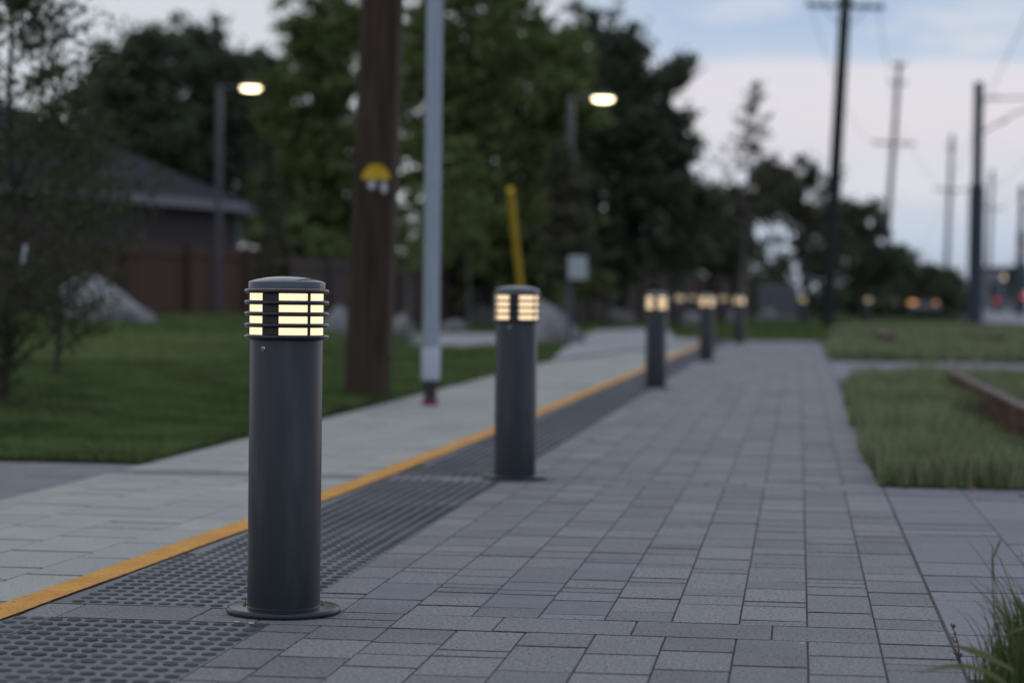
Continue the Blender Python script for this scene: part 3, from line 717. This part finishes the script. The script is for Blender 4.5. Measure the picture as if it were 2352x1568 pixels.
for k in range(2): d_ = MB().bbox((.06+.83*k, -.02, .2), (.86+.83*k, -.001, 1.38), .004).build('cabinet_door', m_cab, cb, smooth=False); MB().box((.42+.83*k, -.045, .75), (.45+.83*k, -.021, .95)).build('handle', m_post, d_, smooth=False)

m_bw = mat('pale building wall', (.17, .18, .21), .8, col2=(.14, .15, .17), scale=1); m_glass = mat('dark window glass', (.03, .035, .045), .15)
p = at(2262, 700, 190); fb = empty('commercial_building', (p.x, 190, 0), 'pale low building far behind the dark mast at the right', 'building')
MB().box((0, 0, -.05), (2.8, 9, 3.6)).build('wall', m_bw, fb, smooth=False)
MB().box((-.1, -.1, 3.605), (2.9, 9.1, 3.8)).build('roof', m_roof, fb, smooth=False)
for k in range(2): MB().box((.3+1.25*k, -.04, 1.0), (1.2+1.25*k, -.002, 2.4)).build('window', m_glass, fb, smooth=False)

m_tail = mat('red tail lamp', (.4, .02, .02), .3, emit=(1, .05, .06), es=.9)
m_amber = mat('amber lamp', (.8, .4, .1), .3, emit=(1, .42, .14), es=1.0)
m_tyre = mat('tyre rubber', (.02, .02, .02), .9); m_rim = mat('alloy rim', (.35, .35, .37), .4, .8)
def car(x, y, paint, lb, rz=0):
    o = empty('parked_car', (x, y, .02), lb, 'car', 'cars on the far road', rz)
    prof = [(-2.2,.35),(-2.2,.75),(-2.05,.95),(-1.2,1.0),(-.6,1.42),(.75,1.45),(1.5,1.02),(2.15,.92),(2.25,.6),(2.2,.33)]
    b = MB(); n = len(prof); vs = []
    for sx, k in ((-.86, 1), (.86, 1)):
        for yy, zz_ in prof: vs.append((sx*(.86 if zz_ > 1.2 else 1), yy, zz_))
    b.add(vs, [tuple(range(n-1, -1, -1)), tuple(range(n, 2*n))]+[(i, (i+1) % n, n+(i+1) % n, n+i) for i in range(n)]).build('car_body', mat('car paint '+lb[:6], paint, .3, .2, coat=.4), o, smooth=False)
    MB().add([(-.70,-1.17,1.05),(.70,-1.17,1.05),(.64,-.66,1.4),(-.64,-.66,1.4)], [(0,1,2,3)]).build('windscreen', m_glass, o, smooth=False)
    MB().add([(-.70,1.48,1.07),(.70,1.48,1.07),(.64,.82,1.42),(-.64,.82,1.42)], [(3,2,1,0)]).build('windscreen', m_glass, o, smooth=False)
    for sx in (-1, 1):
        MB().bbox((sx*.62-.18, -2.22, .66), (sx*.62+.18, -2.18, .8), .004).build('headlight', m_amber, o, smooth=False)
        for yy in (-1.35, 1.35):
            M = Matrix.Translation((sx*.80, yy, .32)) @ Matrix.Rotation(R(90), 4, 'Y')
            wh = MB().lathe([(0, -.11), (.32, -.11), (.32, .11), (0, .11)], 20, M).build('tyre', m_tyre, o)
            MB().lathe([(0, -.115), (.19, -.115), (.19, .115), (0, .115)], 12, M).build('rim', m_rim, wh)
for px, v, pc_, lb in ((2090, 118, (.12, .12, .14), 'dark grey car with amber lights on the far road, left of the pair'), (2127, 112, (.2, .2, .22), 'silver car with amber lights on the far road, just left of the third power pole')):
    p = at(px, 700, v); car(p.x, v, pc_, lb, R(-4))
def signal(px, py, v, lb, mm, r=.11):
    p = at(px, py, v); o = empty('traffic_signal', (p.x, v, 0), lb, 'traffic signal', 'signals far down the road')
    MB().tube([(0, .15, 0), (0, .15, p.z+.5)], .06, 8).build('signal_pole', m_post, o)
    MB().bbox((-.18, -.1, p.z-.75), (.18, .1, p.z+.25), .02).build('signal_head', m_blk, o, smooth=False)
    M = Matrix.Translation((0, -.101, p.z)) @ Matrix.Rotation(R(90), 4, 'X')
    MB().lathe([(r, 0), (r*.9, .02), (0, .03)], 16, M).build('signal_lens', mm, o)
signal(2289, 689, 150, 'red signal glowing right of the dark mast foot', m_tail)
signal(2350, 681, 120, 'red signal glowing at the right edge of the photo', m_tail)
m_am2 = mat('orange street light', (.8, .5, .2), .3, emit=(1, .50, .24), es=4)
m_am3 = mat('dim warm street light', (.8, .6, .4), .3, emit=(1, .72, .55), es=2.5)
for px, py, v, mm, lb in ((2337, 579, 150, m_am2, 'far orange street light above the small tree at the right edge'), (2305, 637, 170, m_am3, 'dim warm street light in front of the pale far building'),
                      (2131, 684, 150, m_am2, 'low warm amber light above the far cars'), (2155, 711, 130, m_am3, 'faint warm light low on the grass edge under the third power pole')):
    p = at(px, py, v); o = empty('road_light', (p.x, v, 0), lb, 'street light', 'far road lights')
    MB().tube([(0, .1, 0), (0, .1, p.z+.1), (0, -.1, p.z+.14)], .045, 8).build('light_pole', m_post, o)
    MB().lathe([(0, .06), (.12, .03), (.15, -.03)], 14, Matrix.Translation((0, -.1, p.z+.09))).build('light_hood', m_post, o)
    MB().lathe([(.13, .05), (.12, -.02), (.06, -.08), (0, -.09)], 14, Matrix.Translation((0, -.1, p.z))).build('light_globe', mm, o)

# ------------------------------------------------------------------ trees
def leaf_mat(n, a, b, t): return mat(n, a, .6, col2=b, scale=.9, detail=3, tone=t, spec=.25, trans=.3)
m_lf_dark = leaf_mat('dark green foliage', (.085, .108, .07), (.052, .068, .044), (.125, .145, .09))
m_lf_mid = leaf_mat('mid green foliage', (.125, .17, .055), (.07, .10, .035), (.19, .23, .08))
m_lf_dull = leaf_mat('dull brown green foliage', (.075, .082, .048), (.05, .056, .032), (.11, .10, .06))
m_lf_sap = leaf_mat('sapling foliage', (.045, .065, .022), (.035, .035, .018), (.075, .10, .028))
m_bark = mat('dark bark', (.04, .032, .028), .95, col2=(.06, .05, .042), scale=6, stretch=(4, 4, 1), bump=.01, bscale=12)
m_bark_p = mat('pale brown bark', (.14, .125, .12), .9, col2=(.10, .09, .085), scale=6, stretch=(4, 4, 1))
def leaves(name, cen, rad, per, size, m, parent, tonec=None):
    """leaf quads around clump centres"""
    n = len(cen)*per; c = np.repeat(np.array(cen), per, 0); r = np.repeat(np.array(rad), per)
    g = NR.normal(size=(n, 3)); g /= np.linalg.norm(g, axis=1)[:,None]; g *= np.minimum(np.abs(NR.normal(size=n))*.62, 1.7)[:,None]; g[:,2] *= .75
    p = c+g*r[:,None]
    a = NR.normal(size=(n, 3)); a /= np.linalg.norm(a, axis=1)[:,None]; b = NR.normal(size=(n, 3)); b -= a*(a*b).sum(1)[:,None]; b /= np.linalg.norm(b, axis=1)[:,None]
    s = (size*NR.uniform(.6, 1.3, n))[:,None]
    V = np.stack([p-a*s*.62, p+b*s*.36, p+a*s*.62, p-b*s*.36], 1).reshape(-1, 3); F = np.arange(n*4).reshape(-1, 4)
    t = np.repeat(np.clip(np.repeat(NR.random(len(cen)), per)*.6+NR.random(n)*.4, 0, 1), 4)
    return npmesh(name, V, F, t, m, parent)
def mid0(cen): return sum(cen, Vector())/len(cen)
def tree(bx, v, ells, m, lb, tr=.18, per=62, size=.21, clumps=120, name='leafy_tree', cat='tree', group='trees behind the fence', bark=None, depth=1.0, nlimb=10):
    p = at(bx, 700, v); o = empty(name, (p.x, v, ground_z(p.x, v)-.02), lb, cat, group); base = Vector(o.location)
    s = v/FP; cen = []; rad = []
    for (cx, cy, rx, ry) in ells:
        c = at(cx, cy, v)-base; k = int(clumps*max(.4, (rx*ry*s*s)/5.0)); RX, RZ = rx*s, ry*s
        for _ in range(k):
            while True:
                q = Vector((rnd.uniform(-1, 1), rnd.uniform(-1, 1), rnd.uniform(-1, 1)))
                if q.length <= 1 and q.length > .3*rnd.random(): break
            w_ = Vector((c.x+q.x*RX*.9, c.y+q.y*(RX+RZ)/2*.8*depth, c.z+q.z*RZ*.9))
            if w_.z < .25: w_.z = .25+rnd.random()*.3
            cen.append(w_); rad.append(rnd.uniform(.34, .62)*min(1.25, max(.35, min(RX, RZ)/1.5)))
    fr = []
    for q in rnd.sample(cen, len(cen)//3):
        fr.append(mid0(cen).lerp(q, 1.0+rnd.uniform(.08, .22)))
    top = max(c_.z for c_ in cen); mid = sum(cen, Vector())/len(cen)
    t = MB(); pts = [Vector((0, 0, 0)), Vector((mid.x*.15, 0, top*.25)), Vector((mid.x*.5, mid.y*.5, top*.5)), Vector((mid.x, mid.y, top*.82))]
    t.tube(pts, [tr, tr*.8, tr*.55, tr*.15], 10)
    for c_ in rnd.sample(cen, min(nlimb*2, len(cen))):
        k = rnd.uniform(.25, .85); i = min(2, int(k*3)); st = pts[i].lerp(pts[i+1], k*3-i)
        mm = st.lerp(c_, .5)+Vector((0, 0, .12*(c_-st).length)); t.tube([st, mm, c_], [tr*.35, tr*.22, tr*.06], 6)
    t.build('trunk', bark or m_bark, o)
    for f in fr: f.z = max(f.z, .3)
    leaves('crown', cen+fr, rad+[.45]*len(fr), per, size, m, o)
    return o
tree(285, 74, [(270,215,110,130),(345,165,120,120),(250,340,130,120),(380,330,120,120),(150,380,120,90)], m_lf_dark, 'dark tree above the house roof at the left')
tree(480, 76, [(455,135,105,95),(520,240,120,130),(430,330,125,120),(590,190,70,75),(560,400,120,150),(600,300,110,110)], m_lf_dark, 'dark tree behind the left street lamp')
tree(770, 66, [(765,100,125,130),(715,260,130,140),(800,380,150,150),(690,440,110,130),(800,560,160,80)], m_lf_mid, 'green tree behind the wooden utility pole')
tree(1120, 62, [(1100,70,190,130),(1000,190,150,150),(1200,210,180,170),(1110,390,220,150),(1150,520,220,120),(1150,600,260,60)], m_lf_mid, 'broad green tree behind the metal pole, the largest crown', tr=.25)
tree(1430, 70, [(1330,140,110,110),(1390,290,130,130),(1500,420,95,90),(1370,440,160,150),(1330,560,170,100),(1430,165,65,75),(1500,550,150,90),(1450,255,90,100),(1520,330,85,95),(1570,450,95,90),(1535,185,38,16)], m_lf_dark, 'tall dark tree right of the right street lamp', tr=.22)
tree(1690, 80, [(1690,500,110,120),(1640,570,90,90),(1740,440,60,60)], m_lf_dull, 'brownish green tree above the fourth and fifth bollards', per=45, clumps=80)
tree(1850, 85, [(1850,450,80,80),(1860,570,110,90),(1785,430,50,55)], m_lf_dull, 'round open tree left of the dark power pole foot', per=45, clumps=75)
tree(1980, 95, [(1980,510,58,62),(1960,600,80,70),(2040,610,60,60)], m_lf_dark, 'dense dark tree right of the dark power pole')
tree(2090, 110, [(2090,630,60,58),(2150,650,40,40)], m_lf_dark, 'low dark tree left of the third power pole', clumps=110)
tree(2185, 104, [(2185,665,32,45)], m_lf_dark, 'small dark tree at the foot of the third power pole', clumps=110)
tree(2335, 150, [(2338,640,26,34)], m_lf_dark, 'small tree at the right edge under the orange light', clumps=110)
tree(600, 60, [(640,560,90,60),(740,580,80,50)], m_lf_mid, 'low bushy tree above the fence right of the house', per=60)
# mass of scrub behind the fence
cen = []; rad = []
for k in range(1500):
    px = rnd.uniform(150, 2225); v = rnd.uniform(112, 125); p = at(px, 700, v)
    hgt = 5.5 if px < 1800 else 1.6; cen.append(Vector((p.x, v, rnd.random()*hgt*(.7+.3*math.sin(px*.02))))); rad.append(rnd.uniform(.5, .9))
tag(leaves('far_scrub', cen, rad, 60, .3, m_lf_dark, None), 'dark mass of far scrub under and behind the trees', kind='stuff')

# saplings: fine branches and small leaves
def sapling(bx, v, tx, ty, width, nb, leafn, size, m, lb, bark, tr=.025, low=.12, spread=(.35, 1.0), name='sapling', up=.55):
    p = at(bx, 700, v); gz = ground_z(p.x, v); o = empty(name, (p.x, v, gz-.01), lb, 'young tree', 'young trees on the lawn')
    T = at(tx, ty, v)-Vector(o.location); r_ = random.Random(int(bx*7+v)); t = MB()
    ax = lambda k: Vector((T.x*k+.05*math.sin(k*7+bx), T.y*k, T.z*k))
    t.tube([ax(k/10) for k in range(11)], [tr*(1-.85*k/10) for k in range(11)], 8)
    cen = []; H = T.z
    for i in range(nb):
        k = low+(1-low)*(i+r_.random())/nb; st = ax(k); a = r_.uniform(0, 2*math.pi); prof = min(1, (1-k)*1.5+.15)*min(1, .5+k*1.2)
        ln = width*prof*r_.uniform(spread[0], spread[1]); d = Vector((math.cos(a), math.sin(a), up+r_.uniform(-.2, .3)))
        e = st+d*ln; m1 = st.lerp(e, .5)+Vector((0, 0, -.04*ln)); t.tube([st, m1, e], [tr*.3*(1.1-k), tr*.2*(1.1-k), .002], 5)
        for j in range(5):
            q = st.lerp(e, .35+.15*j+r_.random()*.1); e2 = q+Vector((r_.uniform(-1, 1), r_.uniform(-1, 1), r_.uniform(-.3, .8)))*ln*.3
            t.tube([q, e2], [tr*.08, .0015], 4, caps=False); cen += [q.lerp(e2, .5), e2]
    t.build('trunk', bark, o)
    leaves('crown', cen, [.10*width+.05]*len(cen), max(1, leafn//len(cen)), size, m, o)
    return o
m_lf_near = leaf_mat('small dark sapling leaves', (.040, .055, .022), (.045, .038, .022), (.07, .10, .03))
s = sapling(12, 14.3, 47, -90, 1.3, 100, 11500, .036, m_lf_near, 'slender sapling with sparse small leaves at the left edge, nearest of the young trees', m_bark, tr=.045, low=.03)
sapling(120, 19, 150, 235, 1.3, 75, 6500, .042, m_lf_near, 'bushy young tree with drooping leaves behind the nearest sapling, in front of the left boulder', m_bark, tr=.03, low=.08)
tg = at(55, 583, 14.2); MB().box((-.012, -.004, -.06), (.014, .004, .06), Matrix.Rotation(.2, 4, 'Y')).build('nursery_tag', m_tagw, s, smooth=False, loc=tg-Vector(s.location))
sapling(618, 40, 612, 330, .55, 44, 5000, .07, m_lf_dull, 'narrow upright young tree right of the left street lamp', m_bark_p, tr=.03)
sapling(1690, 60, 1742, 195, 1.5, 46, 1900, .09, m_lf_dull, 'tall airy young tree with a thin spire above the fifth bollard', m_bark_p, tr=.06, low=.3)
sapling(930, 38, 948, 430, .6, 30, 2600, .07, m_lf_mid, 'staked young tree between the wooden and the metal pole', m_bark_p, tr=.035, low=.4)
sapling(1300, 41, 1290, 350, .9, 60, 11000, .085, m_lf_dull, 'brownish young tree in front of the right street lamp pole', m_bark_p, tr=.035, low=.3)
sapling(1840, 80, 1846, 430, 1.3, 36, 3000, .11, m_lf_dull, 'young tree with a pale stem left of the far bed', m_bark_p, tr=.06, low=.35)
sapling(1075, 55, 1070, 330, 1.1, 40, 4500, .1, m_lf_mid, 'young tree with green foliage right of the metal pole', m_bark_p, tr=.04, low=.3)

# ------------------------------------------------------------------ weed tuft and small things near the camera
m_tuft = mat('weed blade', (.085, .145, .04), .5, col2=(.055, .10, .028), scale=20, tone=(.16, .13, .06), spec=.3, trans=.25)
tf = empty('grass_tuft', (.50, 5.05, 0), 'tuft of long green grass blades at the lower right corner, on the bed corner', 'grass tuft')
mb = MB()
def blade(mb, x, y, h, a, ln, wd, tone):
    mb.tone = tone; n = 6; vs = []; fa = rnd.uniform(-.5, .5); sx, sy = math.cos(fa)*wd/2, math.sin(fa)*wd/2
    for k in range(n):
        t = k/n; w_ = (1-t**2.2); px = x+math.cos(a)*ln*t*t; py = y+math.sin(a)*ln*t*t; z = h*(1-(1-t)**1.4)
        vs += [(px-sx*w_, py-sy*w_, z), (px+sx*w_, py+sy*w_, z)]
    vs.append((x+math.cos(a)*ln, y+math.sin(a)*ln, h)); fs = [(2*k, 2*k+1, 2*k+3, 2*k+2) for k in range(n-1)]+[(2*n-2, 2*n-1, 2*n)]
    mb.add(vs, fs)
for k in range(1500):
    x = rnd.triangular(-.10, .34, .10); y = rnd.gauss(-.02, .10)
    e = max(.25, 1-abs(x-.05)*.9)
    h = rnd.uniform(.07, .29)*e*min(1, .35+(x+.10)*7)
    if rnd.random() < .12: h *= 1.35
    blade(mb, x, y, h, rnd.uniform(0, 6.28), h*rnd.uniform(.1, .75), rnd.uniform(.0025, .0045), rnd.random()**2)
mb.build('grass_blades', m_tuft, tf, smooth=False)
mb = MB()                                        # tall seed stalk and broad leaning blades
mb.tone = .5; c0 = Vector((-.03, .0, 0)); tt = at(2283, 1270, 5.0)-Vector(tf.location)
mb.tube([Vector((tt.x+.035, 0, .03)), Vector((tt.x+.012, 0, .12)), Vector((tt.x+.0, 0, tt.z-.02)), tt], [.0022, .0018, .0013, .0008], 6)
e = at(2300, 1235, 5.0)-Vector(tf.location); mb.tube([tt-Vector((0, 0, .01)), tt.lerp(e, .6), e], [.0008, .0025, .0006], 6)
e = at(2279, 1250, 5.0)-Vector(tf.location); mb.tube([tt-Vector((0, 0, .06)), tt-Vector((.002, 0, .02)), e], [.0008, .0022, .0005], 6)
mb.build('seed_stalk', mat('olive seed stalk', (.10, .09, .035), .6, col2=(.06, .08, .03), scale=30), tf)
mb = MB()
def ribbon(mb, pts, wd):
    n = len(pts); vs = []
    for k, q in enumerate(pts):
        w_ = wd*math.sin(math.pi*(.12+.86*k/(n-1))); vs += [q+Vector((0, w_*.35, w_*.5)), q-Vector((0, w_*.35, w_*.5))]
    mb.add(vs, [(2*k, 2*k+1, 2*k+3, 2*k+2) for k in range(n-1)])
def bend(a, b, c, n=9): return [a.lerp(b, k/(n-1)).lerp(b.lerp(c, k/(n-1)), k/(n-1)) for k in range(n)]
L0 = Vector(tf.location)
for P_, wd_, in (((at(2330, 1540, 4.75), at(2250, 1490, 4.75), at(2176, 1480, 4.8)), .013), ((at(2340, 1600, 4.4), at(2250, 1490, 4.4), at(2105, 1548, 4.45)), .010), ((at(2370, 1440, 4.8), at(2340, 1440, 4.8), at(2316, 1455, 4.8)), .006)):
    mb = MB(); ribbon(mb, bend(*[q-L0 for q in P_]), wd_); mb.build('broad_blade', m_tuft, tf, smooth=False)
sp = empty('dried_weed', (.437, 5.62, 0), 'small dried reddish weed sprig in the paving joint left of the grass tuft', 'weed')
mb = MB(); tp = at(2185, 1430, 5.5)-Vector(sp.location); bs = at(2206, 1500, 5.45)-Vector(sp.location); bs.z = 0
mb.tube([bs, bs.lerp(tp, .5)+Vector((.006, 0, 0)), tp], [.003, .002, .001], 6)
for k in range(16):
    q = bs.lerp(tp, rnd.uniform(.1, .95)); mb.tube([q, q+Vector((rnd.uniform(-.012, .012), rnd.uniform(-.01, .01), rnd.uniform(0, .012)))], [.0012, .0022], 5)
mb.build('stem', mat('dried red stem', (.07, .035, .03), .8), sp)
m_leafr = mat('dry fallen leaf', (.30, .10, .05), .8, col2=(.25, .17, .08), scale=30)
def leafy(x, y, s, rz, lb):
    mb = MB(); mb.add([(0, -s, .001), (s*.5, -.2*s, .006), (.35*s, .5*s, .004), (0, s, .009), (-.4*s, .4*s, .003), (-.5*s, -.3*s, .007), (0, 0, .002)], [(0,1,6),(1,2,6),(2,3,6),(3,4,6),(4,5,6),(5,0,6)])
    o = mb.build('fallen_leaf', m_leafr, smooth=False, loc=(x, y, .002)); o.rotation_euler = (R(12), R(8), rz); tag(o, lb, 'leaf', 'fallen leaves by the near bed')
for x, y, lb in ((.50, 10.52, 'orange red fallen leaf at the front left corner of the near bed'), (.72, 10.5, 'fallen leaf on the paving in the middle of the near bed front edge'), (.83, 10.53, 'pale fallen leaf at the bed edge, right of the middle one'),
                 (.93, 10.5, 'small red leaf at the bed edge, second from the right'), (1.02, 10.2, 'yellowish leaf on the paving near the right edge')):
    leafy(x, y, rnd.uniform(.022, .034), rnd.uniform(0, 6), lb)
m_chip = mat('pale stone chip', (.55, .55, .52), .8)
def chip(x, y, s, lb):
    import bmesh
    bm = bmesh.new(); bmesh.ops.create_icosphere(bm, subdivisions=2, radius=s)
    for q in bm.verts: q.co *= 1+.5*mn.noise(q.co*60+Vector((x*9, y, 0))); q.co.z = q.co.z*.35; q.co.x *= 1.5
    me = bpy.data.meshes.new('stone_chip'); bm.to_mesh(me); bm.free(); me.materials.append(m_chip); o = bpy.data.objects.new('stone_chip', me); C.objects.link(o); o.location = (x, y, s*.3); tag(o, lb, 'stone chip')
P1 = at(571, 1429, 5.8); P2 = at(610, 1432, 5.8)
chip(-1.50, 5.775, .0055, 'small pale stone chip under the left rim of the nearest base plate')
chip(-1.455, 5.755, .006, 'wider pale stone chip at the tile edge in front of the nearest base plate')
chip(.02, 5.72, .004, 'tiny dark edged chip on the grey paving near the bottom right')
